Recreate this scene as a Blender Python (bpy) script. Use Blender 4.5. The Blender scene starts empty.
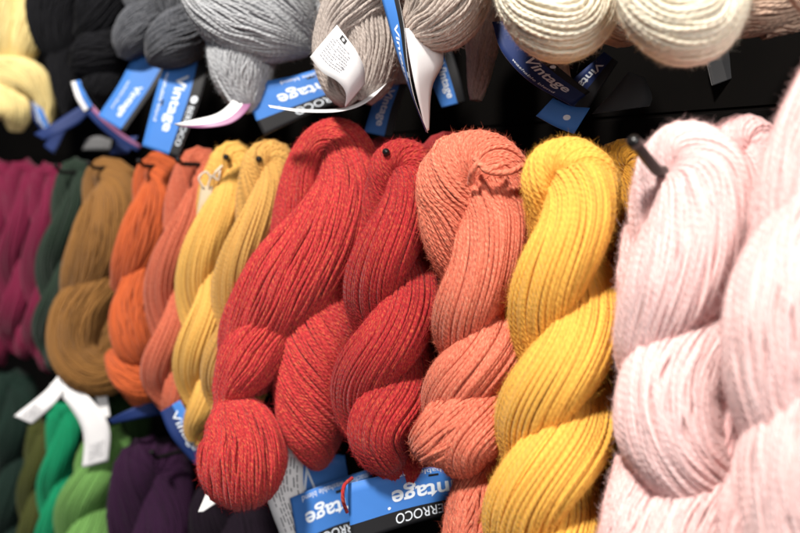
import bpy, math, random
import numpy as np
from mathutils import Vector, Matrix

S = bpy.context.scene
COL = S.collection
RNG = np.random.default_rng(7)

# ------------------------------------------------------------------ camera
F = 800.0                         # focal length in photo pixels (photo is 800 wide)
ALPHA = math.radians(47.4)        # angle between view direction and the wall
PITCH = math.radians(-5.0)
fw = Vector((-math.cos(ALPHA) * math.cos(PITCH), math.sin(ALPHA) * math.cos(PITCH), math.sin(PITCH)))
rt = Vector((math.sin(ALPHA), math.cos(ALPHA), 0.0))
up = rt.cross(fw)
CAM = Vector((0, 0, 1.45))
FWn, RTn, UPn, CAMn = (np.array(v) for v in (fw, rt, up, CAM))
D_YARN, D_WALL = 0.41, 0.545

def depth_at(u, D=D_YARN):
    k = (u - 400.0) / F
    return D / (math.sin(ALPHA) + k * math.cos(ALPHA))

def pt(u, v, d):
    """world points on the viewing frame of one skein (arrays allowed)"""
    u = np.asarray(u, float); v = np.asarray(v, float); d = np.asarray(d, float)
    return CAMn + FWn * d[..., None] + RTn * ((u - 400.0) / F * d)[..., None] - UPn * ((v - 266.5) / F * d)[..., None]

cam_d = bpy.data.cameras.new('camera'); cam = bpy.data.objects.new('camera', cam_d); COL.objects.link(cam)
cam_d.sensor_width = 36.0; cam_d.lens = 36.0 * F / 800.0
cam_d.clip_start = 0.02; cam_d.clip_end = 60
M = Matrix((rt, up, -fw)).transposed().to_4x4(); M.translation = CAM
cam.matrix_world = M
cam_d.dof.use_dof = True
cam_d.dof.focus_distance = 0.515
cam_d.dof.aperture_fstop = 4.0
S.camera = cam

# ------------------------------------------------------------------ materials
def srgb(r, g, b):
    f = lambda c: (c / 255 / 12.92) if c / 255 <= 0.04045 else ((c / 255 + 0.055) / 1.055) ** 2.4
    return (f(r), f(g), f(b), 1.0)

def base_mat(name):
    m = bpy.data.materials.new(name); m.use_nodes = True
    return m, m.node_tree, m.node_tree.nodes['Principled BSDF']

def mathn(nt, op, a, b=None, c=None):
    n = nt.nodes.new('ShaderNodeMath'); n.operation = op
    for i, x in enumerate((a, b, c)):
        if x is None: continue
        if isinstance(x, (int, float)): n.inputs[i].default_value = x
        else: nt.links.new(x, n.inputs[i])
    return n.outputs[0]

def mixc(nt, fac, a, b, mode='MIX'):
    n = nt.nodes.new('ShaderNodeMix'); n.data_type = 'RGBA'; n.blend_type = mode
    for k, x in ((0, fac), (6, a), (7, b)):
        if isinstance(x, (int, float)): n.inputs[k].default_value = x
        elif isinstance(x, tuple): n.inputs[k].default_value = x
        else: nt.links.new(x, n.inputs[k])
    return n.outputs[2]

def yarn_mat(name, col, fleck=None, amount=0.0, dark=0.78, sheen=0.25, fine=1.0, sss=0.0):
    """worsted yarn: plies as a bump that winds round each strand, flecks drawn out along it"""
    m, nt, p = base_mat(name)
    L = nt.links
    uv = nt.nodes.new('ShaderNodeUVMap'); uv.uv_map = 'strand'
    sep = nt.nodes.new('ShaderNodeSeparateXYZ'); L.new(uv.outputs[0], sep.inputs[0])
    at = nt.nodes.new('ShaderNodeAttribute'); at.attribute_name = 'tone'
    x, y = sep.outputs[0], sep.outputs[1]
    ph = mathn(nt, 'MULTIPLY', mathn(nt, 'ADD', mathn(nt, 'MULTIPLY', x, 0.62), mathn(nt, 'MULTIPLY', y, 3.0)), 2 * math.pi)
    ply = mathn(nt, 'SINE', ph)
    comb = nt.nodes.new('ShaderNodeCombineXYZ')
    L.new(mathn(nt, 'MULTIPLY', x, 0.9), comb.inputs[0]); L.new(mathn(nt, 'MULTIPLY', mathn(nt, 'ADD', y, mathn(nt, 'MULTIPLY', x, .2)), 5.0), comb.inputs[1])
    nz = nt.nodes.new('ShaderNodeTexNoise'); nz.inputs['Scale'].default_value = 1.0; nz.inputs['Detail'].default_value = 3.0
    L.new(comb.outputs[0], nz.inputs['Vector'])
    comb2 = nt.nodes.new('ShaderNodeCombineXYZ')
    L.new(mathn(nt, 'MULTIPLY', x, 2.2), comb2.inputs[0]); L.new(mathn(nt, 'MULTIPLY', y, 14.0), comb2.inputs[1])
    nf = nt.nodes.new('ShaderNodeTexNoise'); nf.inputs['Scale'].default_value = 1.0; nf.inputs['Detail'].default_value = 2.0
    L.new(comb2.outputs[0], nf.inputs['Vector'])
    dk = tuple(c * dark for c in col[:3]) + (1,)
    lt = tuple(min(1, c * 1.06) for c in col[:3]) + (1,)
    c = mixc(nt, at.outputs['Fac'], dk, lt)
    if fleck:
        r = nt.nodes.new('ShaderNodeMapRange'); r.inputs[1].default_value = 0.50; r.inputs[2].default_value = 0.66
        r.inputs[3].default_value = 0; r.inputs[4].default_value = amount
        L.new(nz.outputs['Fac'], r.inputs[0])
        c = mixc(nt, r.outputs[0], c, fleck)
        r2 = nt.nodes.new('ShaderNodeMapRange'); r2.inputs[1].default_value = 0.46; r2.inputs[2].default_value = 0.34
        r2.inputs[3].default_value = 0; r2.inputs[4].default_value = amount * 1.0
        L.new(nz.outputs['Fac'], r2.inputs[0])
        c = mixc(nt, r2.outputs[0], c, tuple(k * 0.5 for k in col[:3]) + (1,))
    L.new(c, p.inputs['Base Color'])
    p.inputs['Roughness'].default_value = 0.85
    p.inputs['Specular IOR Level'].default_value = 0.15
    p.inputs['Subsurface Weight'].default_value = sss; p.inputs['Subsurface Radius'].default_value = (1, .7, .6); p.inputs['Subsurface Scale'].default_value = 0.0015
    p.inputs['Sheen Weight'].default_value = sheen
    p.inputs['Sheen Roughness'].default_value = 0.5
    p.inputs['Sheen Tint'].default_value = tuple(min(1, 0.4 + 0.6 * k) for k in col[:3]) + (1,)
    h = mathn(nt, 'ADD', ply, mathn(nt, 'MULTIPLY', nf.outputs['Fac'], 2.6))
    bp = nt.nodes.new('ShaderNodeBump'); bp.inputs['Strength'].default_value = 0.52 * fine; bp.inputs['Distance'].default_value = 0.00030
    L.new(h, bp.inputs['Height']); L.new(bp.outputs[0], p.inputs['Normal'])
    return m

def paper_mat(name, col, rough=0.6, vary=0.06):
    m, nt, p = base_mat(name)
    tc = nt.nodes.new('ShaderNodeTexCoord')
    nz = nt.nodes.new('ShaderNodeTexNoise'); nz.inputs['Scale'].default_value = 60; nz.inputs['Detail'].default_value = 4
    nt.links.new(tc.outputs['Object'], nz.inputs['Vector'])
    c = mixc(nt, nz.outputs['Fac'], tuple(k * (1 - vary) for k in col[:3]) + (1,), tuple(min(1, k * (1 + vary)) for k in col[:3]) + (1,))
    nt.links.new(c, p.inputs['Base Color'])
    p.inputs['Roughness'].default_value = rough; p.inputs['Specular IOR Level'].default_value = 0.3
    bp = nt.nodes.new('ShaderNodeBump'); bp.inputs['Strength'].default_value = 0.12; bp.inputs['Distance'].default_value = 0.001
    nt.links.new(nz.outputs['Fac'], bp.inputs['Height']); nt.links.new(bp.outputs[0], p.inputs['Normal'])
    return m

Y = {
 'gold':      yarn_mat('gold yarn', (0.88, 0.48, 0.085, 1)),
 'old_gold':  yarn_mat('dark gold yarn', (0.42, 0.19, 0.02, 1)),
 'butter':    yarn_mat('soft yellow yarn', (0.74, 0.42, 0.10, 1)),
 'mustard':   yarn_mat('mustard yarn', (0.62, 0.34, 0.09, 1)),
 'red':       yarn_mat('heather red yarn', (0.50, 0.032, 0.038, 1), (0.60, 0.15, 0.06, 1), 0.7, 0.72),
 'crimson':   yarn_mat('heather crimson yarn', (0.42, 0.022, 0.028, 1), (0.52, 0.11, 0.045, 1), 0.7, 0.7),
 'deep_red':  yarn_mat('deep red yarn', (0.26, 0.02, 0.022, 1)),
 'coral':     yarn_mat('heather coral yarn', (0.70, 0.175, 0.105, 1), (0.78, 0.36, 0.22, 1), 0.6, 0.8),
 'terracotta': yarn_mat('terracotta yarn', (0.52, 0.115, 0.06, 1), (0.6, 0.22, 0.12, 1), 0.5),
 'orange':    yarn_mat('burnt orange yarn', (0.50, 0.098, 0.026, 1)),
 'brown':     yarn_mat('golden brown yarn', (0.25, 0.115, 0.03, 1)),
 'forest':    yarn_mat('forest green yarn', (0.016, 0.030, 0.019, 1)),
 'magenta':   yarn_mat('magenta yarn', (0.165, 0.008, 0.040, 1)),
 'pink':      yarn_mat('pale pink yarn', (0.95, 0.655, 0.635, 1), None, 0, 0.84, 0.2, 1, .3),
 'pink_b':    yarn_mat('rose pink yarn', (0.90, 0.55, 0.54, 1), None, 0, 0.84, 0.2, 1, .3),
 'cream':     yarn_mat('cream yarn', (0.94, 0.84, 0.67, 1), None, 0, 0.86, 0.25, 1, .3),
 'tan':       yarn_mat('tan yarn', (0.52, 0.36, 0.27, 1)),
 'beige':     yarn_mat('oatmeal yarn', (0.56, 0.47, 0.41, 1), (0.70, 0.62, 0.56, 1), 0.4),
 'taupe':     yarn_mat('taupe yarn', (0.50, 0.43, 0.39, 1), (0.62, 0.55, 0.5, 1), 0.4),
 'silver':    yarn_mat('light grey yarn', (0.42, 0.43, 0.45, 1), (0.64, 0.64, 0.65, 1), 0.55),
 'charcoal':  yarn_mat('dark grey yarn', (0.095, 0.10, 0.115, 1), (0.2, 0.2, 0.21, 1), 0.5),
 'black':     yarn_mat('black yarn', (0.006, 0.006, 0.008, 1), None, 0, 0.8, 0.05),
 'pale_yellow': yarn_mat('pale yellow yarn', (0.90, 0.72, 0.32, 1)),
 'pine':      yarn_mat('pine green yarn', (0.008, 0.022, 0.016, 1), None, 0, 0.8, 0.1),
 'olive':     yarn_mat('olive yarn', (0.055, 0.062, 0.014, 1), None, 0, 0.8, 0.1),
 'emerald':   yarn_mat('emerald yarn', (0.006, 0.25, 0.11, 1), None, 0, 0.8, 0.1),
 'leaf':      yarn_mat('leaf green yarn', (0.14, 0.30, 0.08, 1), None, 0, 0.8, 0.1),
 'moss':      yarn_mat('moss green yarn', (0.022, 0.052, 0.015, 1), None, 0, 0.8, 0.1),
 'plum':      yarn_mat('dark plum yarn', (0.026, 0.006, 0.027, 1), None, 0, 0.8, 0.08),
 'aubergine': yarn_mat('aubergine yarn', (0.009, 0.004, 0.010, 1), None, 0, 0.8, 0.05),
}
P = {
 'blue':  paper_mat('blue printed paper', (0.050, 0.190, 0.56, 1), 0.6),
 'shaded':  paper_mat('navy printed paper', (0.012, 0.030, 0.13, 1), 0.6),  # label blue darkened: the shade is put into the colour
 'black': paper_mat('black printed paper', (0.012, 0.012, 0.014, 1), 0.6),
 'white': paper_mat('white paper', (0.80, 0.79, 0.80, 1), 0.55),
 'grey':  paper_mat('grey paper', (0.13, 0.13, 0.135, 1), 0.6),
 'dim':   paper_mat('shade-dark card', (0.03, 0.03, 0.032, 1), 0.7),  # near-black base paints the gap's shade onto the tags
 'mauve': paper_mat('mauve printed paper', (0.30, 0.12, 0.24, 1), 0.4),
 'kraft': paper_mat('beige card', (0.55, 0.44, 0.30, 1), 0.7),
 'ink':   paper_mat('white ink', (0.78, 0.84, 0.92, 1), 0.45),
 'print': paper_mat('grey ink', (0.16, 0.16, 0.18, 1), 0.6),
 'string': paper_mat('cotton string', (0.70, 0.60, 0.48, 1), 0.9),
}
m, nt, p = base_mat('black plastic coated steel')
nz = nt.nodes.new('ShaderNodeTexNoise'); nz.inputs['Scale'].default_value = 900
mr = nt.nodes.new('ShaderNodeMapRange'); mr.inputs[3].default_value = 0.18; mr.inputs[4].default_value = 0.36
nt.links.new(nz.outputs['Fac'], mr.inputs[0]); nt.links.new(mr.outputs[0], p.inputs['Roughness'])
p.inputs['Base Color'].default_value = (0.010, 0.009, 0.009, 1)
HOOK = m
m, nt, p = base_mat('black painted board')
tc = nt.nodes.new('ShaderNodeTexCoord')
nz = nt.nodes.new('ShaderNodeTexNoise'); nz.inputs['Scale'].default_value = 25; nz.inputs['Detail'].default_value = 6
nt.links.new(tc.outputs['Object'], nz.inputs['Vector'])
nt.links.new(mixc(nt, nz.outputs['Fac'], (0.0012, 0.0009, 0.0008, 1), (0.003, 0.0024, 0.002, 1)), p.inputs['Base Color'])
p.inputs['Roughness'].default_value = 0.8; p.inputs['Specular IOR Level'].default_value = 0.06
BOARD = m

# ------------------------------------------------------------------ geometry helpers
def spline(nodes, n):
    """Catmull-Rom through rows of numbers, n samples spread by image length"""
    a = np.array(nodes, float)
    ext = np.vstack([2 * a[0] - a[1], a, 2 * a[-1] - a[-2]])
    out = []
    K = 40
    for i in range(len(a) - 1):
        p0, p1, p2, p3 = ext[i:i + 4]
        for t in np.arange(K) / K:
            out.append(0.5 * ((2 * p1) + (-p0 + p2) * t + (2 * p0 - 5 * p1 + 4 * p2 - p3) * t * t + (-p0 + 3 * p1 - 3 * p2 + p3) * t ** 3))
    out.append(a[-1])
    out = np.array(out)
    s = np.concatenate([[0], np.cumsum(np.linalg.norm(np.diff(out[:, :2], axis=0), axis=1) + 1e-6)])
    q = np.linspace(0, s[-1], n)
    return np.stack([np.interp(q, s, out[:, k]) for k in range(out.shape[1])], 1)

def frames(Pn):
    T = np.gradient(Pn, axis=0); T /= np.linalg.norm(T, axis=1)[:, None] + 1e-12
    N = np.zeros_like(T)
    n0 = -FWn - np.dot(-FWn, T[0]) * T[0]
    if np.linalg.norm(n0) < 1e-3: n0 = UPn - np.dot(UPn, T[0]) * T[0]
    N[0] = n0 / np.linalg.norm(n0)
    for i in range(1, len(T)):
        v = N[i - 1] - np.dot(N[i - 1], T[i]) * T[i]
        N[i] = v / (np.linalg.norm(v) + 1e-12)
    return T, N, np.cross(T, N)

class Soup:
    def __init__(s): s.V = []; s.Q = []; s.U = []; s.T = []; s.n = 0; s.k = 0
    def tube(s, C, e1, e2, rad, sides, tone, diam):
        """C (n,3) centre line, e1/e2 section frame, rad (n,) or scalar"""
        n = len(C)
        a = np.arange(sides) / sides * 2 * np.pi
        rad = np.broadcast_to(np.asarray(rad, float), (n,))
        ring = C[:, None] + rad[:, None, None] * (np.cos(a)[None, :, None] * e1[:, None] + np.sin(a)[None, :, None] * e2[:, None])
        s.V.append(ring.reshape(-1, 3))
        i = np.arange(n - 1)[:, None] * sides; j = np.arange(sides)[None]; j2 = (j + 1) % sides
        q = np.stack([i + j, i + j2, i + sides + j2, i + sides + j], -1).reshape(-1, 4) + s.n
        s.Q.append(q)
        L = np.concatenate([[0], np.cumsum(np.linalg.norm(np.diff(C, axis=0), axis=1))]) / diam
        x0 = np.broadcast_to(L[:-1, None], (n - 1, sides)); x1 = np.broadcast_to(L[1:, None], (n - 1, sides))
        y0 = np.broadcast_to(j / sides, (n - 1, sides)) + s.k; y1 = y0 + 1 / sides
        off = RNG.uniform(0, 400)
        s.U.append(np.stack([x0 + off, y0, x0 + off, y1, x1 + off, y1, x1 + off, y0], -1).reshape(-1))
        s.T.append(np.full(n * sides, tone)); s.n += n * sides; s.k += 1
    def quads(s, V, Q, tone):
        s.V.append(V); s.Q.append(Q + s.n); s.U.append(np.zeros(len(Q) * 8)); s.T.append(np.full(len(V), tone)); s.n += len(V)
    def build(s, name, mat, parent, origin):
        V = np.concatenate(s.V) - origin; Q = np.concatenate(s.Q).astype(np.int32)
        me = bpy.data.meshes.new(name)
        me.vertices.add(len(V)); me.vertices.foreach_set('co', V.astype(np.float32).ravel())
        me.loops.add(Q.size); me.loops.foreach_set('vertex_index', Q.ravel())
        me.polygons.add(len(Q)); me.polygons.foreach_set('loop_start', np.arange(0, Q.size, 4, dtype=np.int32))
        me.polygons.foreach_set('use_smooth', np.ones(len(Q), dtype=bool))
        uv = me.uv_layers.new(name='strand'); uv.data.foreach_set('uv', np.concatenate(s.U).astype(np.float32))
        at = me.attributes.new('tone', 'FLOAT', 'POINT'); at.data.foreach_set('value', np.concatenate(s.T).astype(np.float32))
        me.materials.append(mat); me.update(); me.validate()
        return link(name, me, parent)

def link(name, me, parent=None):
    o = bpy.data.objects.new(name, me); COL.objects.link(o)
    if parent is not None: o.parent = parent
    return o

def bundle(soup, Pn, r, sd, turns, lod, fuzz, lo=0, hi=None, extra=0.0, at=.5):
    """a hank of strands lying side by side round the path Pn; strands lo:hi of the path are kept"""
    hi = len(Pn) if hi is None else hi
    n = len(Pn)
    T, N, B = frames(Pn)
    t = np.linspace(0, 1, n)
    sr = sd / 2
    rm = np.percentile(r, 75)
    count = max(10, int(2 * np.pi * rm / (sd * 0.82)))
    tw = 2 * np.pi * (turns * t + extra / (1 + np.exp(-(t - at) / (.022 if at == .5 else .05))))
    # solid heart so nothing shows through between strands
    core = np.maximum(r - 1.12 * sd, r * 0.55)
    soup.tube(Pn[lo:hi], N[lo:hi], B[lo:hi], core[lo:hi], 14, 0.0, sd)
    hairs = []
    cw = RNG.uniform(0, 6.28, 8)
    def together(q):     # neighbouring strands drift and bunch together
        return (0.020 * np.sin(3 * q + 2 * np.pi * 1.3 * t + cw[0]) + 0.009 * np.sin(7 * q - 2 * np.pi * 2.1 * t + cw[1])
                + 0.004 * np.sin(13 * q + 2 * np.pi * 3.0 * t + cw[2]))
    def swell(q):
        return 0.13 * np.sin(5 * q + 2 * np.pi * 1.7 * t + cw[3]) + 0.10 * np.sin(11 * q - 2 * np.pi * 2.3 * t + cw[4])
    for layer, (cnt, inset) in enumerate(((count, 0.0), (int(count * 0.98), 0.5))):
        for i in range(cnt):
            ph = RNG.uniform(0, 6.28, 4)
            wander = 0.042 * np.sin(2 * np.pi * t * RNG.uniform(1, 2.5) + ph[0]) + 0.03 * np.sin(2 * np.pi * t * RNG.uniform(3, 6) + ph[1])
            q0 = 2 * np.pi * (i + RNG.uniform(-.22, .22)) / cnt
            th = q0 + tw + wander + together(q0)
            lift = sr * (swell(q0) + RNG.normal(0, .16) + 0.24 * np.sin(2 * np.pi * t * RNG.uniform(1.5, 5) + ph[2]))
            if RNG.random() < .04: lift = lift + sr * 0.9 * np.clip(np.sin(2 * np.pi * t * RNG.uniform(1, 3) + ph[3]), 0, 1)
            rho = np.maximum(r - sr - inset * sd + lift, r * 0.2)
            rad = np.cos(th)[:, None] * N + np.sin(th)[:, None] * B
            C = (Pn + rho[:, None] * rad)
            tg = np.gradient(C, axis=0); tg /= np.linalg.norm(tg, axis=1)[:, None] + 1e-12
            e1 = rad - (rad * tg).sum(1)[:, None] * tg; e1 /= np.linalg.norm(e1, axis=1)[:, None] + 1e-12
            e2 = np.cross(tg, e1)
            tone = float(np.clip(RNG.normal(.62, .28), 0, 1))
            sl = slice(lo, hi)
            soup.tube(C[sl], e1[sl], e2[sl], sr * RNG.uniform(.93, 1.1), lod, tone, sd)
            if fuzz and layer == 0:
                m = RNG.poisson(fuzz * (hi - lo) / count / 1.0)
                for k in RNG.integers(lo, hi - 1, m):
                    hairs.append((C[k] + rad[k] * sr * .8, rad[k], tg[k]))
    if hairs:
        H = np.array(hairs); m = len(H)
        p0 = H[:, 0]; nd = H[:, 1]; td = H[:, 2]
        L = RNG.gamma(2.5, 0.0009, m)[:, None]
        sgn = RNG.choice([-1, 1], m)[:, None] * RNG.uniform(.4, 1.8, m)[:, None]
        sd3 = np.cross(nd, td) * RNG.normal(0, .9, m)[:, None]
        d0 = nd * RNG.uniform(.3, 1.2, m)[:, None] + td * sgn + sd3; d0 /= np.linalg.norm(d0, axis=1)[:, None]
        d1 = d0 + RNG.normal(0, .6, (m, 3)); d1 /= np.linalg.norm(d1, axis=1)[:, None]
        p1 = p0 + d0 * L * .5; p2 = p1 + d1 * L * .5
        w = np.cross(d0, RNG.normal(0, 1, (m, 3))); w /= np.linalg.norm(w, axis=1)[:, None]; w *= 0.000035
        V = np.stack([p0 - w, p0 + w, p1 + w, p1 - w, p2 + w * .3, p2 - w * .3], 1).reshape(-1, 3)
        b = np.arange(m)[:, None] * 6
        Q = np.concatenate([b + np.array([[0, 1, 2, 3]]), b + np.array([[3, 2, 4, 5]])])
        soup.quads(V, Q, 0.9)

HOOKS = []
def thing(name, label, cat, loc, group=None):
    o = bpy.data.objects.new(name, None); COL.objects.link(o)
    o.empty_display_size = 0.02
    o.location = loc; o['label'] = label; o['category'] = cat
    if group: o['group'] = group
    return o

ROW = {'m': 'twisted skeins hanging in the middle row', 'u': 'skeins hanging in the upper row', 'l': 'skeins hanging in the lower row'}

TW = -0.9
class Skein:
    def __init__(s, label, col, au, av, row, D=D_YARN, sd=0.00255, q=1.0, fuzz=0.0):
        """au, av: where its hanging point stands in the photo; D: how far its middle stands from the viewer's line along the wall"""
        s.d = depth_at(au, D); s.mat = Y[col]; s.px = s.d / F
        s.o = pt(au, av, s.d); s.root = thing('yarn_skein', label, 'yarn skein', Vector(s.o), ROW[row])
        s.sd = sd; s.q = q; s.fuzz = fuzz; s.lod = 6 if q >= 1 else 5
    def path(s, a):      # rows u, v, dz(px towards viewer), r(px)
        d = s.d - a[:, 2] * s.px
        return pt(a[:, 0], a[:, 1], d), a[:, 3] * s.px
    def n(s, a):
        L = np.linalg.norm(np.diff(np.array(a, float)[:, :2], axis=0), axis=1).sum()
        return int(max(24, L / 3.6 * s.q))
    def twist(s, nodes, turns=TW, rr=0.62, rd=0.85, arch=1.0, bs=1.0, fan=-.75):
        """two plies twisted round each other from the fold at the top.  nodes: u, v, half width, phase in half turns"""
        a = spline([(u, v, w, ph) for u, v, w, ph in nodes], max(40, int(90 * s.q)))
        tan = np.gradient(a[:, :2], axis=0); tan /= np.linalg.norm(tan, axis=1)[:, None]
        per = np.stack([tan[:, 1], -tan[:, 0]], 1)           # points right when the axis runs down
        W = a[:, 2]; phi = np.pi * a[:, 3]
        r = W * rr; R = W * (1 - rr)
        def ply(sh):
            g = 1 - (1 - bs) * np.exp(-((np.arange(len(a)) / len(a)) / .14) ** 2) if sh else np.ones(len(a))
            c, sn = np.cos(phi + sh), np.sin(phi + sh)
            return np.stack([a[:, 0] + per[:, 0] * R * c, a[:, 1] + per[:, 1] * R * c, sn * r * rd, r * g], 1)
        A, Bp = ply(0), ply(np.pi)
        k = max(10, int(16 * s.q)); an = np.linspace(np.pi, 0, k + 2)[1:-1]
        c0, s0 = math.cos(phi[0]), math.sin(phi[0])
        R0, r0 = R[0], r[0]
        ar = np.stack([a[0, 0] + np.cos(an) * c0 * per[0, 0] * R0 - np.sin(an) * tan[0, 0] * R0 * arch,
                       a[0, 1] + np.cos(an) * c0 * per[0, 1] * R0 - np.sin(an) * tan[0, 1] * R0 * arch,
                       np.cos(an) * s0 * r0 * rd, r0 * np.interp(an, [0, np.pi], [1, bs]) * (1 - .08 * np.sin(an))], 1)
        full = np.vstack([Bp[::-1], ar, A])
        # even spacing
        full = spline(full[::2] if s.q < 1 else full[::2], s.n(full))
        mid = int(np.argmin(np.abs(np.arange(len(full)) - len(full) / 2)))
        Pn, rad = s.path(full)
        f = s.fuzz
        for lo, hi in ((0, mid + 1), (mid, len(full))):
            st = RNG.bit_generator.state
            so = Soup()
            globals()['RNG'] = np.random.default_rng(int(abs(s.o[0]) * 1e5) + 11)
            bundle(so, Pn, rad, s.sd, turns, s.lod, f, lo, hi, fan)
            so.build('yarn_ply', s.mat, s.root, s.o)
            RNG.bit_generator.state = st if RNG.bit_generator.state['bit_generator'] == st['bit_generator'] else RNG.bit_generator.state
        return s
    def tube(s, name, nodes, turns=0.3, fuzz=None, sd=None, k=1.0, fan=0.0, at=.3):
        a = spline(nodes, int(s.n(nodes) * k))
        a[:, 3] = np.maximum(a[:, 3], 1.0)
        Pn, rad = s.path(a)
        so = Soup(); bundle(so, Pn, rad, sd or s.sd, turns, s.lod, s.fuzz if fuzz is None else fuzz, extra=fan, at=at)
        so.build(name, s.mat, s.root, s.o)
        return s
    def cord(s, name, nodes, w=None, mat=None):
        """one loose strand"""
        a = spline([(u, v, z, w or s.sd / 2 / s.px) for u, v, z in nodes], 60)
        Pn, rad = s.path(a); T, N, B = frames(Pn)
        so = Soup(); so.tube(Pn, N, B, rad, 8, .7, s.sd); so.build(name, mat or s.mat, s.root, s.o)
        return s
    def band(s, rows, **kw):
        return paper(s, rows, **kw)

# ------------------------------------------------------------------ paper labels with lettering
def text_mesh(body, bold=0.0):
    cu = bpy.data.curves.new('lettering', 'FONT'); cu.body = body; cu.offset = bold; cu.resolution_u = 6
    o = bpy.data.objects.new('lettering', cu); COL.objects.link(o)
    bpy.context.view_layer.update()
    dg = bpy.context.evaluated_depsgraph_get()
    me = bpy.data.meshes.new_from_object(o.evaluated_get(dg))
    v = np.array([q.co[:] for q in me.vertices]); f = [tuple(pl.vertices) for pl in me.polygons]
    bpy.data.objects.remove(o); bpy.data.meshes.remove(me); bpy.data.curves.remove(cu)
    mn, mx = v.min(0), v.max(0)
    return (v - mn)[:, :2] / (mx - mn)[:2], f, (mx - mn)[0] / (mx - mn)[1]

class Surf:
    """a strip of paper: rows of (left point, right point) pixels with depth, smooth along its length"""
    def __init__(s, sk, rows, nu=28, nv=12):
        s.sk = sk
        s.a = spline([(l[0], l[1], l[2], r[0], r[1], r[2]) for l, r in rows], 120) if len(rows) > 2 else \
              np.linspace(np.array([*rows[0][0], *rows[0][1]], float), np.array([*rows[1][0], *rows[1][1]], float), 120)
    def at(s, x, y, lift=0.0):
        """x 0..1 along, y 0..1 across"""
        x = np.clip(np.asarray(x, float), 0, 1); y = np.asarray(y, float)
        q = x * (len(s.a) - 1)
        row = np.stack([np.interp(q, np.arange(len(s.a)), s.a[:, k]) for k in range(6)], -1)
        p = row[..., :3] * (1 - y)[..., None] + row[..., 3:] * y[..., None]
        return pt(p[..., 0], p[..., 1], s.sk.d - p[..., 2] * s.sk.px)
    def normal(s, x, y):
        e = 0.01
        dx = s.at(np.clip(x + e, 0, 1), y) - s.at(np.clip(x - e, 0, 1), y); dy = s.at(x, y + e) - s.at(x, y - e)
        n = np.cross(dx, dy); n /= np.linalg.norm(n, axis=-1)[..., None] + 1e-12
        c = s.at(x, y)
        flip = np.sign(((CAMn - c) * n).sum(-1).mean()) or 1
        return n * flip

def paper(sk, rows, mats=('blue',), split=(), back='white', prints=(), thick=0.00028, name='paper_label', label=None, nu=30):
    """mats: colours of the bands across the strip, split: where they change (0..1 across)"""
    sf = Surf(sk, rows)
    ed = [0.0, *split, 1.0]
    ys = np.unique(np.concatenate([np.linspace(a, b, 5) for a, b in zip(ed[:-1], ed[1:])]))
    xs = np.linspace(0, 1, nu)
    X, Yg = np.meshgrid(xs, ys, indexing='ij')
    C = sf.at(X, Yg); N = sf.normal(X, Yg)
    front = C + N * thick / 2; rear = C - N * thick / 2
    ny = len(ys); nf = nu * ny
    V = np.vstack([front.reshape(-1, 3), rear.reshape(-1, 3)]) - sk.o
    faces, mi = [], []
    for i in range(nu - 1):
        for j in range(ny - 1):
            a, b, c, d = i * ny + j, (i + 1) * ny + j, (i + 1) * ny + j + 1, i * ny + j + 1
            yc = (ys[j] + ys[j + 1]) / 2; k = sum(yc > e for e in split)
            faces.append((a, b, c, d)); mi.append(k)
            faces.append((d + nf, c + nf, b + nf, a + nf)); mi.append(len(mats))
    rim = [(i * ny, (i + 1) * ny) for i in range(nu - 1)] + [((i + 1) * ny + ny - 1, i * ny + ny - 1) for i in range(nu - 1)] \
        + [(j + 1, j) for j in range(ny - 1)] + [((nu - 1) * ny + j, (nu - 1) * ny + j + 1) for j in range(ny - 1)]
    for a, b in rim: faces.append((b, a, a + nf, b + nf)); mi.append(len(mats))
    me = bpy.data.meshes.new(name); me.from_pydata(V.tolist(), [], faces)
    for q in mats: me.materials.append(P[q])
    me.materials.append(P[back])
    me.polygons.foreach_set('material_index', mi); me.polygons.foreach_set('use_smooth', [True] * len(faces))
    me.update()
    o = link(name, me, sk.root)
    if label: o['label'] = label
    for pr in prints: lettering(sk, sf, o, thick, **pr)
    return o

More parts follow.
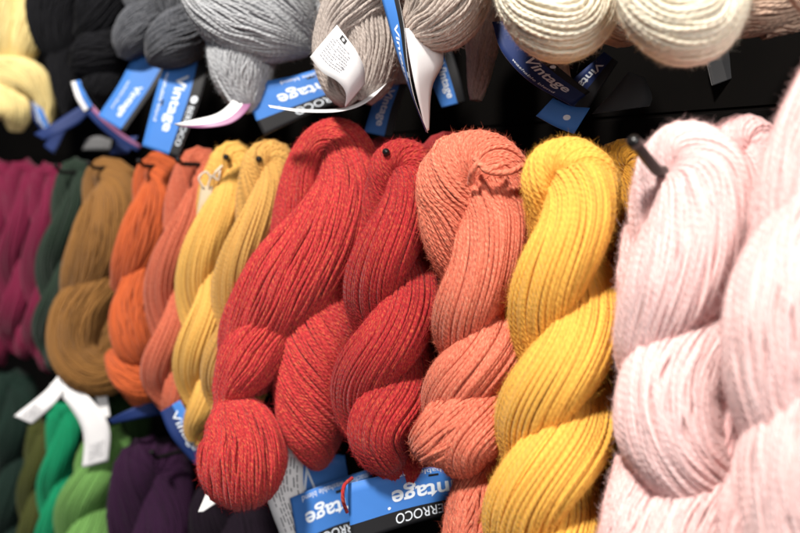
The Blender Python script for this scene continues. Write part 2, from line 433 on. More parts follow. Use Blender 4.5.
def lettering(sk, sf, parent, thick, text=None, x=(0, 1), y=(0, 1), bold=0.0, mat='ink', flip=False, shape=None, name='lettering'):
    """text laid on the strip: x range along, y range across; reads along +x with its foot at y[0] (flip turns it round)"""
    if shape == 'disc':
        a = np.arange(20) / 20 * 2 * np.pi; v = np.stack([.5 + .5 * np.cos(a), .5 + .5 * np.sin(a)], 1); f = [tuple(range(20))]
    elif shape == 'ring':
        a = np.arange(20) / 20 * 2 * np.pi
        v = np.vstack([np.stack([.5 + k * np.cos(a), .5 + k * np.sin(a)], 1) for k in (.5, .3)])
        f = [(i, (i + 1) % 20, 20 + (i + 1) % 20, 20 + i) for i in range(20)]
    elif shape == 'box':
        v = np.array([[0, 0], [1, 0], [1, 1], [0, 1]], float); f = [(0, 1, 2, 3)]
    elif shape == 'lines':      # small print nobody can read: short dashes in rows
        v, f = [], []
        rg = random.Random(int(sk.o[0] * 1e4) + len(text or ''))
        rows_ = 9
        for i in range(rows_):
            xx = 0.0
            while xx < .95:
                w = rg.uniform(.03, .13); x1 = min(1, xx + w)
                if rg.random() < .86:
                    k = len(v); y0 = (i + .25) / rows_; y1 = (i + .62) / rows_
                    v += [[xx, y0], [x1, y0], [x1, y1], [xx, y1]]; f.append((k, k + 1, k + 2, k + 3))
                xx = x1 + .022
        v = np.array(v)
    else:
        v, f, _ = text_mesh(text, bold)
    vx, vy = v[:, 0], v[:, 1]
    if flip: vx, vy = 1 - vx, 1 - vy
    X = x[0] + vx * (x[1] - x[0]); Yv = y[0] + vy * (y[1] - y[0])
    C = sf.at(X, Yv); N = sf.normal(X, Yv)
    V = C + N * (thick / 2 + 0.00022) - sk.o
    me = bpy.data.meshes.new(name); me.from_pydata(V.tolist(), [], f); me.materials.append(P[mat]); me.update()
    return link(name, me, parent)

# ------------------------------------------------------------------ hooks
def hook(label, u, v, D, tip, q=.7):
    """black display peg: comes out of the board, bends up at its end.  u,v: bend; tip: pixel of the end"""
    d = depth_at(u, D); px = d / F
    b = pt(u, v, d); tp = pt(tip[0], tip[1], d - 0.012)
    wall_y = CAM.y + D_WALL
    root_p = b + np.array([0.0, 1, 0]) * (wall_y - b[1])
    hk = thing('display_hook', label, 'hook', Vector(root_p), 'black display hooks on the wall')
    r = 0.0029 * q
    path = [root_p, b + np.array([0, .03, 0]), b + np.array([0, .008, 0]), b, b * .35 + tp * .65, tp]
    a = spline([np.append(x, 0) for x in path], 40)[:, :3] if False else np.array(path)
    tt = np.linspace(0, len(path) - 1, 50); a = np.stack([np.interp(tt, range(len(path)), a[:, k]) for k in range(3)], 1)
    for _ in range(4): a[1:-1] = (a[:-2] + 2 * a[1:-1] + a[2:]) / 4
    T, N, B = frames(a)
    so = Soup(); so.tube(a, N, B, r, 14, .5, r * 2); so.build('peg', HOOK, hk, root_p)
    dirn = (a[-1] - a[-2]); dirn /= np.linalg.norm(dirn)
    cp = np.stack([a[-1] + dirn * k for k in (-.003, -.0028, .0002, .0016, .0024, .0027)])
    T, N, B = frames(cp)
    so = Soup(); so.tube(cp, N, B, np.array([.0022, .0036, .0037, .0030, .0016, .00005]) * q, 16, .5, r); so.build('end_cap', HOOK, hk, root_p)
    # plate on the board
    pl = np.stack([root_p + np.array([0, k, 0]) for k in (-.0005, -.0045, -.005)])
    T, N, B = frames(pl)
    so = Soup(); so.tube(pl, N, B, np.array([.012, .012, .0001]), 18, .5, r); so.build('base_plate', HOOK, hk, root_p)
    return hk

# ================================================================== the setting
wy = CAM.y + D_WALL
def board():
    V, Fc = [], []
    # slatted board: faces with shallow horizontal grooves
    prof = []
    z = 0.6
    while z < 2.5:
        prof += [(wy, z), (wy, z + .0975), (wy + .0015, z + .098), (wy + .0015, z + .100)]
        z += .101
    x0, x1 = -4.5, 1.2
    for y, zz in prof: V += [(x0, y, zz), (x1, y, zz)]
    n = len(prof)
    for i in range(n - 1): Fc.append((2 * i, 2 * i + 1, 2 * i + 3, 2 * i + 2))
    k = len(V); V += [(x0, wy + .03, prof[0][1]), (x1, wy + .03, prof[0][1]), (x0, wy + .03, prof[-1][1]), (x1, wy + .03, prof[-1][1])]
    Fc += [(k, k + 1, 1, 0), (k + 2, 2 * n - 2, 2 * n - 1, k + 3), (k, k + 2, k + 3, k + 1)]
    me = bpy.data.meshes.new('back_wall'); me.from_pydata(V, [], Fc); me.materials.append(BOARD)
    o = link('back_wall', me); o['kind'] = 'structure'
board()

HF = 600          # flyaway fibres on a near skein

# ================================================================== middle row
# pale pink at the right edge
k = Skein('pale pink skein nearest the right edge, cut off by the frame', 'pink', 815, 130, 'm', D=.405, fuzz=HF)
k.tube('yarn_ply', [(860, 50, -14, 40), (818, 125, -8, 38), (796, 195, -6, 40), (789, 262, -12, 38), (792, 330, -24, 32)], turns=-.15)
k.tube('yarn_ply', [(860, 150, -4, 32), (822, 218, 8, 47), (788, 298, 15, 55), (778, 370, 13, 51), (785, 432, 0, 42), (802, 484, -16, 32)], turns=-.2)
k.tube('yarn_ply', [(890, 290, 8, 38), (846, 378, 18, 56), (808, 450, 24, 61), (797, 522, 20, 54), (802, 600, 8, 48)], turns=-.2)
k.tube('yarn_ply', [(770, 462, -18, 24), (749, 506, -6, 28), (746, 580, -4, 30)], turns=.2)
k = Skein('pale pink skein hanging on the black hook with the bent tip', 'pink', 690, 168, 'm', fuzz=HF)
k.tube('yarn_ply', [(655, 262, -26, 24), (652, 210, -14, 22), (662, 168, -6, 24), (684, 150, 4, 30), (703, 176, 12, 41), (695, 230, 18, 47), (673, 287, 14, 47), (650, 332, -4, 36), (644, 372, -26, 26)], turns=-.3, fan=-.45, at=.32)
k.tube('yarn_ply', [(650, 228, -32, 26), (647, 290, -24, 30), (652, 350, -30, 30)], turns=.1)
k.tube('yarn_ply', [(748, 300, -26, 24), (722, 318, -8, 34), (690, 345, 6, 42), (668, 385, 14, 47), (668, 428, 14, 49), (690, 464, 6, 44), (724, 480, -14, 32), (745, 484, -26, 20)], turns=-.12)
k.tube('yarn_ply', [(722, 350, -30, 26), (722, 410, -24, 28), (720, 470, -28, 28)], turns=.2)
k.tube('yarn_ply', [(765, 440, -14, 28), (728, 478, 4, 38), (696, 512, 12, 44), (664, 556, 8, 44), (640, 600, 0, 40)], turns=-.2)
k.tube('yarn_ply', [(640, 462, -26, 24), (630, 515, -8, 27), (622, 575, -4, 28)], turns=.2)
k = Skein('rose pink skein half hidden behind the pale pink skein on the bent hook', 'pink_b', 742, 150, 'm', D=.435, q=.8)
k.twist([(742, 150, 38, 0), (740, 230, 42, .5), (735, 340, 44, 1.5), (730, 450, 44, 2.5), (728, 560, 44, 3.5)])
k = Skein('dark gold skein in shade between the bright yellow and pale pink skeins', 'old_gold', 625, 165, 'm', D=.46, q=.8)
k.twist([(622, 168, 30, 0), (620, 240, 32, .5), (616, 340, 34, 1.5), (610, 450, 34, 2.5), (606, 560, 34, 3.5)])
k = Skein('bright golden yellow skein, large and sharp, right of the coral skein', 'gold', 572, 176, 'm', fuzz=HF)
k.twist([(561, 184, 58, 0), (565, 250, 56, .5), (562, 368, 58, 1.5), (548, 470, 62, 2.5), (540, 575, 58, 3.5)], bs=.45)
k = Skein('heathered coral skein with a tie knot, between the red and yellow skeins', 'coral', 478, 180, 'm', fuzz=HF)
k.twist([(474, 186, 59, .02), (476, 236, 57, .2), (482, 296, 53, .66), (482, 362, 51, 1.5), (470, 428, 55, 2.45), (476, 458, 34, 2.85), (476, 474, 8, 3.05)])
k.tube('yarn_ply', [(532, 388, -14, 18), (508, 402, 4, 28), (474, 420, 18, 40), (446, 436, 16, 34), (428, 446, 2, 20), (426, 452, -10, 8)], turns=-.12)
k.tube('end_loop', [(486, 430, -8, 20), (492, 468, -2, 25), (486, 500, 4, 37), (482, 560, 4, 42)], turns=.1)
k.cord('tie_thread', [(470, 184, 40), (472, 172, 50), (478, 164, 54), (484, 168, 56), (490, 172, 56), (502, 173, 56), (513, 171, 54), (522, 166, 48)], 3.0)
k.cord('tie_thread', [(474, 158, 46), (480, 164, 54), (486, 171, 57), (494, 168, 56), (503, 164, 52)], 2.6)
red2 = k = Skein('deep crimson skein between the bulb-ended red skein and the coral skein', 'crimson', 400, 172, 'm', fuzz=HF)
k.twist([(400, 174, 42, 0), (391, 242, 47, .5), (393, 338, 50, 1.5), (378, 418, 52, 2.4), (398, 452, 34, 2.85), (404, 484, 12, 3.1)], bs=.6)
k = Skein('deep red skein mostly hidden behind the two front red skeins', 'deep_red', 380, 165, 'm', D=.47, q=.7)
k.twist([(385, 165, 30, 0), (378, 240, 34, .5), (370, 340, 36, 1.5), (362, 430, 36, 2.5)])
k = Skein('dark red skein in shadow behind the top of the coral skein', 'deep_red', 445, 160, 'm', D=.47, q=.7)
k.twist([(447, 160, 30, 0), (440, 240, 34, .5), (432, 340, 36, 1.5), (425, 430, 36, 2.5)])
red1 = k = Skein('bright heathered red skein ending in a fanned bulb at its lower end', 'red', 335, 160, 'm', fuzz=HF)
k.tube('yarn_ply', [(288, 262, -26, 22), (300, 205, -16, 25), (310, 166, -8, 23), (326, 144, 0, 22), (345, 150, 8, 26), (350, 190, 14, 35), (330, 237, 18, 44), (290, 286, 14, 47), (255, 334, 0, 36), (248, 382, -24, 26)], turns=-.4)
k.tube('yarn_ply', [(350, 250, -24, 24), (334, 292, -2, 36), (318, 350, 8, 42), (313, 412, 4, 37), (316, 446, -2, 24), (318, 466, -8, 8)], turns=-1.0)
k.tube('end_loop', [(296, 288, -2, 20), (272, 326, 15, 29), (249, 360, 23, 30), (233, 388, 24, 20), (231, 400, 24, 16), (235, 413, 26, 28), (241, 434, 28, 37), (242, 454, 28, 43), (243, 472, 24, 41), (244, 483, 14, 30), (245, 491, 0, 10)], turns=.04)
k = Skein('mustard skein tucked between the soft yellow and bright red skeins', 'mustard', 270, 163, 'm', q=.8, fuzz=300)
k.twist([(270, 165, 27, 0), (256, 225, 31, .5), (240, 335, 36, 1.5), (232, 410, 30, 2.5), (228, 440, 12, 3)])
ylw = k = Skein('soft yellow skein with a beige card tied at its left shoulder', 'butter', 233, 163, 'm', q=.8, fuzz=300)
k.twist([(234, 165, 25, 0), (217, 222, 31, .5), (207, 328, 36, 1.5), (206, 400, 28, 2.4), (198, 432, 14, 2.9), (196, 444, 5, 3)])
k = Skein('terracotta skein between the burnt orange and soft yellow skeins', 'terracotta', 198, 168, 'm', q=.6)
k.twist([(199, 168, 23, 0), (183, 235, 31, .5), (172, 338, 31, 1.5), (173, 390, 29, 2.3), (174, 420, 10, 2.6)], rr=.57)
orn = k = Skein('burnt orange skein between the golden brown and terracotta skeins', 'orange', 157, 172, 'm', q=.6)
k.tube('yarn_ply', [(146, 215, -14, 12), (147, 184, -6, 14), (157, 168, 0, 17), (165, 188, 6, 22), (151, 228, 8, 27), (134, 262, 2, 22), (122, 288, -12, 12)], turns=-.25, fan=-.3)
k.tube('yarn_ply', [(168, 262, -12, 16), (150, 284, 2, 25), (139, 316, 8, 28), (140, 344, 6, 25), (152, 366, -8, 13)], turns=-.2)
k.tube('yarn_ply', [(112, 354, -8, 8), (126, 370, 4, 18), (146, 382, 6, 21), (164, 372, -2, 15), (170, 350, -10, 10)], turns=-.1)
k.tube('end_loop', [(136, 372, -6, 14), (140, 392, -2, 16), (143, 408, -4, 6)], turns=.1)
brn = k = Skein('golden brown skein with white paper strips hanging below it', 'brown', 106, 178, 'm', q=.6)
k.tube('yarn_ply', [(98, 222, -16, 13), (99, 185, -8, 16), (108, 174, 0, 18), (119, 192, 6, 25), (107, 235, 10, 32), (89, 275, 4, 27), (76, 305, -12, 16)], turns=-.25, fan=-.3)
k.tube('yarn_ply', [(130, 262, -14, 18), (108, 282, 2, 25), (82, 312, 8, 28), (75, 346, 8, 26), (91, 369, 6, 25), (116, 370, 0, 22), (130, 350, -10, 14)], turns=-.15)
k.tube('yarn_ply', [(130, 275, -14, 20), (122, 318, -8, 24), (112, 352, -6, 22)], turns=.2)
k = Skein('dark forest green skein between the magenta and golden brown skeins', 'forest', 76, 172, 'm', q=.6)
k.twist([(77, 174, 18, 0), (66, 225, 23, .5), (58, 300, 25, 1.5), (55, 350, 20, 2.4), (56, 372, 6, 2.7)], rr=.58)
k = Skein('magenta skein directly left of the dark forest green skein', 'magenta', 46, 175, 'm', q=.5)
k.twist([(49, 178, 18, 0), (46, 225, 22, .5), (45, 305, 24, 1.5), (47, 350, 20, 2.4), (48, 372, 6, 2.7)], rr=.58)
k = Skein('magenta skein second from the left edge', 'magenta', 25, 172, 'm', q=.5)
k.twist([(25, 175, 18, 0), (21, 225, 22, .5), (19, 300, 24, 1.5), (22, 340, 20, 2.3), (25, 358, 6, 2.7)], rr=.58)
k = Skein('magenta skein cut off by the left edge', 'magenta', 2, 172, 'm', q=.5)
k.twist([(1, 174, 17, 0), (-3, 228, 21, .5), (-5, 300, 22, 1.5), (-2, 345, 18, 2.4), (0, 364, 6, 2.7)], rr=.58)

# ================================================================== upper row (only the lower ends hang into view)
DU = .40
k = Skein('cream skein in the upper row above the pale pink skein', 'cream', 680, -40, 'u', D=DU, fuzz=HF)
k.tube('yarn_ply', [(660, -90, -6, 34), (652, -30, 0, 36), (662, 8, 8, 40), (692, 20, 10, 45), (714, -6, 4, 36), (716, -50, -6, 32)], turns=-.45)
k.tube('yarn_ply', [(690, -90, 8, 30), (680, -45, 22, 34), (690, -10, 10, 30), (712, 5, 0, 14)], turns=.3)
crm = k = Skein('cream skein in the upper row above the golden yellow skein', 'cream', 560, -40, 'u', D=DU, fuzz=HF)
k.tube('yarn_ply', [(520, -90, -6, 30), (524, -40, 0, 32), (537, -2, 8, 40), (564, 18, 12, 44), (586, -2, 8, 36), (588, -50, -4, 32)], turns=-.4)
k.tube('yarn_ply', [(575, -80, 12, 28), (570, -40, 26, 34), (560, -10, 20, 30), (548, 10, 4, 16)], turns=.3)
k.cord('tie_thread', [(560, 4, 52), (575, 6, 52), (588, 10, 46), (592, 18, 42), (584, 14, 47)])
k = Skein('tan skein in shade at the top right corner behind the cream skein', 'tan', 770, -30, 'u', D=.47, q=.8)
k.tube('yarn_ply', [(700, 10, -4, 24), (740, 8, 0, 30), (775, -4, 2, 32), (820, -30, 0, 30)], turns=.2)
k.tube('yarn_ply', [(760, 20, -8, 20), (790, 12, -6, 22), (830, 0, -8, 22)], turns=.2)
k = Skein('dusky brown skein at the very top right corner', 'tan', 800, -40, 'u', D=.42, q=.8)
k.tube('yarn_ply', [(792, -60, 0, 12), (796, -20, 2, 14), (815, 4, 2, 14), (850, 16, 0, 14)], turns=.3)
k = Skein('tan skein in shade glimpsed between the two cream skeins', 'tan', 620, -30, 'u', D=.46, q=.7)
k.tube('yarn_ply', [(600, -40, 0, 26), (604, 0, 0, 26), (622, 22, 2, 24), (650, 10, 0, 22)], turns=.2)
bge = k = Skein('oatmeal beige skein with a blue and white band looped at its left', 'beige', 440, -40, 'u', D=DU, fuzz=HF)
k.tube('yarn_ply', [(402, 42, -2, 6), (414, 33, 4, 20), (436, 14, 10, 42), (446, -18, 10, 44), (440, -80, 0, 36)], turns=.16)
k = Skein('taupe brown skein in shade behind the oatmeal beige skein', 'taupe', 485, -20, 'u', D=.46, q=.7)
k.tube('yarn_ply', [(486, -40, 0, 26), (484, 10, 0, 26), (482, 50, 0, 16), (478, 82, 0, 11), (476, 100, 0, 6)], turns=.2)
tpe = k = Skein('taupe skein with a white care tag curling over its front', 'taupe', 355, -40, 'u', D=DU, fuzz=500, q=.9)
k.tube('yarn_ply', [(395, -60, -4, 28), (378, -20, 4, 32), (352, 8, 8, 30), (334, 34, 6, 20), (330, 62, 4, 16), (340, 88, 2, 15), (352, 104, 0, 8)], turns=.2)
k.tube('yarn_ply', [(345, -60, -8, 30), (352, -10, -6, 34), (370, 40, -2, 30), (372, 76, -2, 24), (364, 102, -2, 8)], turns=.15)
slv = k = Skein('light grey skein, largest in the upper row, with a frayed tail', 'silver', 255, -40, 'u', D=DU, fuzz=500, q=.9)
k.tube('yarn_ply', [(186, -60, 0, 22), (208, -12, 8, 30), (236, 16, 12, 38), (268, 34, 10, 32), (292, 44, 4, 18), (308, 50, -4, 7)], turns=-.12)
k.tube('yarn_ply', [(232, -80, 0, 30), (258, -30, 4, 36), (286, 6, 4, 30), (304, 30, -2, 18), (314, 48, -8, 6)], turns=-.2)
k.tube('yarn_ply', [(330, -60, -10, 16), (320, -10, -8, 15), (312, 22, -8, 12), (304, 46, -10, 5)], turns=.2)
k.tube('end_loop', [(246, 32, -12, 40), (242, 62, -4, 34), (244, 86, -2, 26), (248, 104, 0, 14), (250, 112, 0, 4)], turns=.12)
k.cord('loose_strand', [(214, 50, 12), (213, 66, 14), (220, 84, 14), (232, 104, 10)])
k.cord('loose_strand', [(217, 52, 12), (219, 70, 15), (226, 90, 12), (236, 110, 8)])
chf = k = Skein('dark grey skein with a blue label, directly left of the light grey skein', 'charcoal', 185, -30, 'u', D=DU, q=.7)
k.tube('yarn_ply', [(220, -30, 0, 18), (212, 4, 2, 20), (192, 28, 6, 27), (170, 44, 8, 26), (157, 56, 4, 15), (150, 62, 0, 4)], turns=.25)
k.tube('yarn_ply', [(172, -60, -2, 22), (176, -20, 4, 25), (184, 10, 2, 22), (196, 26, -4, 12)], turns=.3)
chb = k = Skein('dark grey skein with a blue label, beside the black skeins', 'charcoal', 140, -30, 'u', D=DU, q=.7)
k.tube('yarn_ply', [(168, -10, 0, 15), (156, 8, 2, 19), (140, 28, 4, 22), (129, 44, 4, 18), (124, 58, 2, 6)], turns=.25)
k.tube('yarn_ply', [(134, -60, -2, 18), (138, -20, 2, 20), (146, 6, 2, 18), (156, 18, -4, 10)], turns=.3)
bkb = k = Skein('black skein directly left of the dark grey skeins', 'black', 105, -30, 'u', D=DU, q=.7)
k.tube('yarn_ply', [(122, -60, -2, 22), (112, -10, 4, 28), (100, 20, 8, 26), (84, 40, 2, 12)], turns=.25)
k.tube('yarn_ply', [(126, 30, -2, 18), (112, 48, 6, 24), (94, 58, 8, 24), (78, 68, 2, 12)], turns=.25)
k.tube('yarn_ply', [(112, 60, 0, 18), (104, 84, 2, 21), (102, 98, 0, 16), (102, 110, 0, 6)], turns=.2)
bka = k = Skein('black skein beside the pale yellow skein at the left', 'black', 58, -30, 'u', D=DU, q=.7)
k.tube('yarn_ply', [(66, -60, -2, 26), (57, -10, 2, 27), (54, 20, 4, 25), (62, 48, 0, 20), (76, 60, -8, 10)], turns=.25)
k.tube('yarn_ply', [(62, 34, -4, 22), (66, 68, 0, 17), (67, 96, 0, 12), (67, 116, 0, 4)], turns=.2)
pyl = k = Skein('pale yellow skein at the upper left corner', 'pale_yellow', 18, -30, 'u', D=DU, q=.6)
k.tube('yarn_ply', [(10, -60, 0, 22), (5, 0, 2, 21), (6, 36, 2, 19), (12, 66, -6, 10)], turns=.25)
k.tube('yarn_ply', [(38, -60, 0, 18), (33, -5, 3, 16), (26, 40, 3, 15), (20, 68, -6, 9)], turns=.25)
k.tube('yarn_ply', [(-16, 72, 4, 16), (10, 76, 8, 19), (30, 80, 8, 18), (44, 98, 4, 11), (47, 114, 0, 8), (47, 128, 0, 3)], turns=.3)
k.tube('end_loop', [(-18, 92, 6, 18), (2, 100, 10, 19), (15, 112, 8, 17), (16, 130, 2, 7)], turns=.2)

# ================================================================== lower row
DL = .425
k = Skein('very dark pine green skein at the lower left corner', 'pine', 14, 385, 'l', D=DL, q=.5)
k.twist([(14, 388, 22, 0), (14, 432, 26, .5), (10, 495, 28, 1.5), (8, 570, 28, 2.5)])
k = Skein('olive skein between the pine green and emerald skeins', 'olive', 42, 428, 'l', D=DL, q=.5)
k.twist([(42, 430, 14, 0), (36, 465, 16, .5), (33, 520, 18, 1.5), (32, 580, 18, 2.5)])
k = Skein('vivid emerald skein under the white paper strips', 'emerald', 64, 410, 'l', D=.43, q=.5)
k.twist([(66, 416, 18, 0), (60, 455, 19, .5), (55, 515, 20, 1.5), (52, 580, 20, 2.5)])
k = Skein('dark moss green skein behind the leaf green skein', 'moss', 128, 415, 'l', D=.47, q=.5)
k.twist([(124, 418, 28, 0), (120, 455, 28, .5), (114, 520, 28, 1.5), (110, 580, 28, 2.5)])
k = Skein('leaf green skein between the emerald and plum skeins', 'leaf', 105, 440, 'l', D=DL, q=.5)
k.twist([(108, 445, 24, 0), (96, 480, 32, .5), (86, 545, 36, 1.5), (84, 610, 36, 2.5)])
k = Skein('very dark forest skein glimpsed behind the white paper strips', 'pine', 100, 395, 'l', D=.49, q=.5)
k.twist([(102, 392, 26, 0), (100, 430, 28, .5), (96, 500, 28, 1.5)])
k = Skein('dark plum skein at the bottom, left of the red bulb', 'plum', 152, 465, 'l', D=DL, q=.6)
k.twist([(153, 472, 40, -.1), (150, 530, 44, .2), (148, 610, 44, .9)])
k = Skein('nearly black aubergine skein in the shade below the red bulb', 'aubergine', 240, 510, 'l', D=.46, q=.6)
k.twist([(236, 512, 46, 0), (232, 570, 48, .4), (228, 640, 48, 1.0)])

# ================================================================== paper labels and tags
def vint(x, y, bold=.02, fl=False): return dict(text='Vintage', x=x, y=y, bold=bold, flip=fl)
# each row is (edge on the blue side, edge on the black side); x runs along the word
# label under the dark grey skein by the light grey one (word reads downwards)
paper(chf, [((168, 52, -6), (212, 50, -4)), ((155, 95, 4), (200, 100, 6)), ((142, 146, 6), (178, 158, 8))][::1], mats=('blue', 'black'), split=(.74,),
      prints=[dict(text='Vintage', x=(.24, .80), y=(.30, .62), bold=.02), dict(text='washable blend', x=(.22, .72), y=(.11, .19)),
              dict(shape='disc', x=(.43, .50), y=(.80, .95)), dict(text='BERROCO', x=(.53, .90), y=(.80, .93)), dict(shape='box', x=(.50, .56), y=(.18, .23), mat='black')])
paper(chb, [((136, 50, -8), (170, 62, -6)), ((120, 82, 0), (152, 92, 2)), ((98, 116, 4), (124, 132, 6))], mats=('blue', 'black'), split=(.86,),
      prints=[dict(text='Vintage', x=(.45, .88), y=(.42, .70), bold=.02), dict(text='washable blend', x=(.42, .82), y=(.2, .28))])
# light grey skein's label, upside down
paper(slv, [((341, 62, -10), (366, 92, -8)), ((292, 76, 4), (315, 112, 6)), ((239, 86, 2), (264, 136, 4))], mats=('blue', 'black'), split=(.70,),
      prints=[dict(text='Vintage', x=(.06, .72), y=(.26, .60), bold=.02), dict(text='washable blend', x=(.1, .62), y=(.07, .15)),
              dict(text='BERROCO', x=(.1, .64), y=(.75, .92)), dict(shape='box', x=(.30, .38), y=(.14, .19), mat='black'), dict(shape='disc', x=(.74, .77), y=(.58, .64))])
# the band that curls away from the light grey skein
paper(slv, [((174, 124, 22), (180, 127, 20)), ((192, 120, 22), (206, 128, 24)), ((218, 113, 18), (232, 123, 22)), ((234, 98, 10), (249, 108, 14)), ((240, 82, -4), (254, 90, -2))], mats=('white', 'mauve'), split=(.6,), back='mauve', label='curled white and mauve paper band')
# white care tag curling on the taupe skein
paper(tpe, [((337, 25, 38), (310, 57, 38)), ((347, 38, 46), (322, 72, 46)), ((357, 52, 48), (338, 82, 48)), ((364, 68, 42), (346, 94, 42)), ((365, 84, 30), (345, 108, 32))], mats=('white',),
      prints=[dict(shape='lines', x=(.08, .48), y=(.2, .8), mat='print', text='a'), dict(shape='box', x=(.16, .28), y=(.04, .16), mat='black', name='logo'),
              dict(shape='disc', x=(.195, .245), y=(.07, .13), mat='white', name='logo'), dict(shape='ring', x=(.42, .48), y=(.6, .66), mat='print', name='logo')], name='care_tag', label='white curled care tag with fine print and a black square')
paper(tpe, [((268, 105, 8), (270, 107.5, 18)), ((300, 109, 14), (302, 112, 26)), ((340, 108.5, 14), (340, 111.5, 26)), ((366, 98, 10), (368, 101.5, 22)), ((390, 73, -2), (393, 76.5, 8))], mats=('white',), back='white', label='thin white edge of a curled paper band')
# beige skein band: blue face seen edge on, white inside
paper(bge, [((379, -10, 6), (398, -6, 20)), ((388, 22, 16), (404, 26, 34)), ((398, 58, 26), (408, 66, 46)), ((412, 96, 26), (415, 100, 38)), ((426, 132, 6), (428, 133, 10))], mats=('blue', 'black'), split=(.72,),
      prints=[dict(text='Vintage', x=(.22, .62), y=(.25, .62), bold=.02), dict(shape='disc', x=(.52, .57), y=(.78, .96))], label='blue printed band seen nearly edge on')
paper(bge, [((404, 28, 30), (440, 34, 4)), ((410, 60, 34), (443, 62, 2)), ((416, 90, 30), (432, 88, 4)), ((426, 132, 8), (429, 130, 2))], mats=('white',), label='white inner side of the curled paper band')
# dim skeins behind
# dim labels behind
cl2 = Skein('tan skein mostly hidden behind the left cream skein, its navy labels hanging below', 'tan', 545, -30, 'u', D=.455, q=.5)
cl2.tube('yarn_ply', [(540, -70, 0, 30), (540, -10, 0, 30), (545, 30, 0, 24), (556, 60, 0, 12), (566, 86, 0, 6)], turns=.2)
paper(cl2, [((492, 22, 8), (520, 20, 10)), ((502, 52, 14), (540, 50, 16)), ((530, 82, 14), (562, 70, 16)), ((572, 106, 8), (590, 92, 8))], mats=('shaded', 'black'), split=(.76,),
      prints=[dict(text='Vintage', x=(.34, .86), y=(.28, .68), bold=.02), dict(shape='disc', x=(.50, .55), y=(.8, .96)), dict(text='washable blend', x=(.34, .8), y=(.1, .18))])
paper(cl2, [((604, 52, -6), (618, 62, -6)), ((566, 86, -8), (590, 106, -8)), ((556, 104, -8), (578, 124, -8))], mats=('shaded', 'black'), split=(.6,), prints=[dict(text='Vintage', x=(.15, .8), y=(.12, .5), bold=.02)])
paper(cl2, [((536, 116, 4), (553, 98, 4)), ((556, 127, 6), (570, 106, 6)), ((574, 134, 6), (590, 108, 6))], mats=('blue',), prints=[dict(shape='disc', x=(.55, .72), y=(.38, .62))])
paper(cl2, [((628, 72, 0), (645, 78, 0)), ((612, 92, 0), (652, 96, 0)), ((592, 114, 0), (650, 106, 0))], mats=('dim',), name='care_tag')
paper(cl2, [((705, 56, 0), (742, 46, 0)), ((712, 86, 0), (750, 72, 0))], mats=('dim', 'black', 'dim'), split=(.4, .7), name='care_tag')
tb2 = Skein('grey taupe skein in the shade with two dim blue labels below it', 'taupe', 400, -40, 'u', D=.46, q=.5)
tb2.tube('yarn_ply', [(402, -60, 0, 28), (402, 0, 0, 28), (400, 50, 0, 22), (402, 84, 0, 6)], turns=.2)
paper(tb2, [((384, 74, 0), (408, 82, 0)), ((372, 106, 2), (398, 112, 2)), ((364, 132, 0), (392, 138, 0))], mats=('blue', 'black'), split=(.72,), prints=[dict(text='Vintage', x=(.2, .85), y=(.25, .62), bold=.02)])
paper(tb2, [((425, 60, 0), (452, 50, 0)), ((432, 84, 2), (460, 76, 2)), ((442, 108, 0), (466, 102, 0))], mats=('blue', 'black'), split=(.66,), prints=[dict(text='Vintage', x=(.15, .85), y=(.25, .62), bold=.02)])
# far left bands
paper(pyl, [((32, 74, 6), (40, 78, 8)), ((28, 96, 8), (40, 100, 10)), ((32, 116, 8), (46, 118, 10)), ((44, 134, 4), (56, 140, 4))], mats=('shaded', 'blue'), split=(.5,), prints=[dict(text='Vintage', x=(.3, .85), y=(.25, .7))])
paper(bka, [((34, 134, 10), (44, 140, 10)), ((52, 124, 10), (58, 134, 10)), ((74, 110, 4), (78, 124, 4)), ((84, 104, 0), (88, 114, 0))], mats=('shaded',), back='white')
paper(bkb, [((71, 82, 8), (80, 80, 12)), ((76, 98, 12), (86, 94, 14)), ((84, 112, 10), (93, 106, 12))], mats=('white', 'blue'), split=(.5,), back='mauve')  # white stretch paints the glint at the top of the band
paper(bkb, [((82, 108, 8), (92, 104, 10)), ((98, 126, 10), (106, 119, 12)), ((118, 142, 6), (124, 134, 6)), ((138, 152, 0), (142, 146, 0))], mats=('shaded', 'mauve'), split=(.6,), back='mauve')
paper(bkb, [((118, 138, -14), (110, 154, -14)), ((138, 136, -14), (128, 154, -14))], mats=('shaded',))
paper(bka, [((62, 118, -10), (70, 122, -10)), ((44, 146, -10), (54, 154, -10))], mats=('shaded',))
paper(bka, [((86, 139, -14), (82, 150, -14)), ((98, 136, -12), (98, 150, -12)), ((112, 140, -14), (110, 150, -14))], mats=('grey',), back='grey')
# labels under the two red skeins, hanging upside down
paper(red2, [((470, 462, -4), (478, 508, -4)), ((408, 470, 10), (412, 524, 10)), ((346, 484, 8), (352, 544, 10))], mats=('blue', 'black'), split=(.69,),
      prints=[dict(text='Vintage', x=(.0, .64), y=(.22, .62), bold=.02), dict(text='washable blend', x=(.1, .62), y=(.03, .12)),
              dict(text='BERROCO', x=(.2, .62), y=(.74, .92)), dict(shape='box', x=(.26, .34), y=(.14, .18), mat='black'), dict(shape='disc', x=(.655, .68), y=(.58, .63))])
red2.cord('loose_strand', [(352, 478, 4), (344, 486, 20), (343, 500, 22), (347, 512, 10)])
paper(red1, [((372, 468, -26), (378, 530, -26)), ((330, 482, -12), (340, 538, -12)), ((290, 498, -14), (300, 556, -14))], mats=('blue', 'black'), split=(.76,),
      prints=[dict(text='Vintage', x=(.05, .86), y=(.26, .62), bold=.02), dict(text='machine washable blend', x=(.05, .86), y=(.05, .15)),
              dict(text='BERROCO', x=(.2, .8), y=(.8, .95)), dict(shape='box', x=(.36, .46), y=(.18, .23), mat='black')])
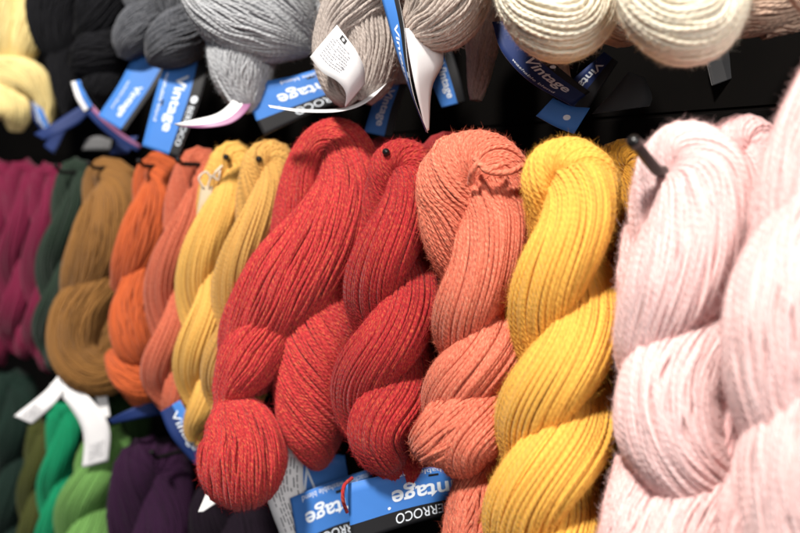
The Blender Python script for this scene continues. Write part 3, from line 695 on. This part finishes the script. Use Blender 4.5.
paper(red1, [((292, 450, -30), (300, 500, -30)), ((345, 455, -34), (352, 500, -34))], mats=('blue',), prints=[dict(text='V', x=(.1, .35), y=(.3, .8))])
paper(red1, [((268, 436, -20), (304, 440, -22)), ((262, 480, -18), (304, 490, -20)), ((282, 540, -18), (316, 530, -18))], mats=('white',), name='care_tag',
      prints=[dict(shape='lines', x=(.15, .95), y=(.15, .9), mat='print', text='bb')], label='crumpled white care tag with small print')
paper(red1, [((212, 478, -6), (232, 490, 0)), ((204, 498, -4), (224, 498, 2)), ((198, 512, -2), (203, 512, -2))], mats=('white',), name='care_tag', label='pointed white paper corner under the red bulb')
paper(ylw, [((200, 405, -14), (228, 420, -14)), ((196, 450, -14), (228, 464, -14))], mats=('white',), name='care_tag')
paper(ylw, [((160, 412, -6), (180, 400, -4)), ((172, 438, 0), (196, 428, 2)), ((196, 466, -4), (210, 450, -4))], mats=('shaded', 'blue'), split=(.6,), prints=[dict(text='Vintage', x=(.1, .8), y=(.3, .7))])
# beige card and its string on the soft yellow skein
paper(ylw, [((201, 186, 16), (213, 186, 18)), ((198, 206, 16), (210, 206, 18)), ((194, 230, 14), (205, 230, 16))], mats=('kraft',), back='kraft', name='hang_tag', label='small beige card tied on with white string')
ylw.cord('string', [(203, 187, 18), (199, 178, 22), (206, 172, 22), (212, 178, 22), (216, 172, 20), (222, 166, 14)], 1.2, P['string'])
ylw.cord('string', [(208, 186, 20), (212, 176, 24), (218, 180, 22), (220, 170, 16)], 1.2, P['string'])
# white strips below the brown skein
paper(brn, [((58, 376, 14), (64, 392, 16)), ((44, 392, 18), (52, 406, 20)), ((14, 416, 16), (32, 424, 16))], mats=('white',), name='care_tag', prints=[dict(shape='lines', x=(.6, .95), y=(.2, .8), mat='print', text='ccc')])
paper(brn, [((50, 384, 10), (66, 376, 10)), ((66, 402, 16), (84, 392, 16)), ((80, 424, 16), (102, 412, 16)), ((84, 442, 14), (110, 432, 14)), ((82, 468, 10), (108, 461, 10))], mats=('white',), name='care_tag', prints=[dict(shape='lines', x=(.78, .95), y=(.2, .8), mat='print', text='d')])
paper(brn, [((94, 392, 4), (106, 388, 4)), ((100, 420, 6), (110, 416, 6))], mats=('white',), name='care_tag')
paper(orn, [((108, 420, 4), (112, 424, 2)), ((128, 410, 8), (132, 420, 6)), ((150, 402, 4), (152, 416, 2)), ((164, 404, -4), (164, 414, -6))], mats=('shaded',), back='grey')

# ================================================================== hooks
hook('black hook with a bent shiny tip holding the pale pink skein', 657, 171, .385, (633, 141), q=1)
hook('black hook end poking out of the deep crimson skein', 391, 158, .405, (386, 152))
hook('black hook end at the top of the soft yellow skein', 231, 162, .405, (226, 157))
hook('black hook end beside the mustard skein top', 263, 164, .405, (259, 159))
hook('black hook end between the burnt orange and terracotta skeins', 182, 164, .388, (178, 160))
hook('black hook end at the left shoulder of the burnt orange skein', 144, 166, .388, (139, 161))
hook('black hook end between the forest green and golden brown skeins', 94, 168, .388, (89, 163))
hook('black hook end between the magenta and forest green skeins', 60, 172, .388, (56, 166))
hook('black hook end in the dark plum skein at the bottom', 156, 458, .405, (152, 452))

# ================================================================== light
w = bpy.data.worlds.new('World'); S.world = w; w.use_nodes = True
w.node_tree.nodes['Background'].inputs[0].default_value = (0.75, 0.82, 1, 1)
w.node_tree.nodes['Background'].inputs[1].default_value = 0.07
mid = np.array(pt(430, 270, .52))
def lamp(name, kind, d, dist, energy, col, **kw):
    l = bpy.data.lights.new(name, kind); o = bpy.data.objects.new(name, l); COL.objects.link(o)
    dv = RTn * d[0] + UPn * d[1] - FWn * d[2]; dv = dv / np.linalg.norm(dv)
    o.location = Vector(mid + dv * dist)
    o.rotation_euler = Vector(-dv).to_track_quat('-Z', 'Y').to_euler()
    l.energy = energy; l.color = col
    for a, b in kw.items(): setattr(l, a, b)
lamp('spot_lamp', 'SPOT', (-.3, .78, .66), 2.4, 400, (1, .95, .88), shadow_soft_size=.14, spot_size=math.radians(60), spot_blend=.6)
lamp('fill_light', 'AREA', (.35, .25, 1.0), 2.6, 36, (1, .97, .94), shape='RECTANGLE', size=1.6, size_y=1.2)  # added soft fill from behind the camera, not an actual window

S.view_settings.view_transform = 'Standard'; S.view_settings.look = 'None'
S.view_settings.exposure = 0.1; S.view_settings.gamma = 1
S.render.engine = 'CYCLES'
S.cycles.use_denoising = True
S.cycles.max_bounces = 8; S.cycles.diffuse_bounces = 4
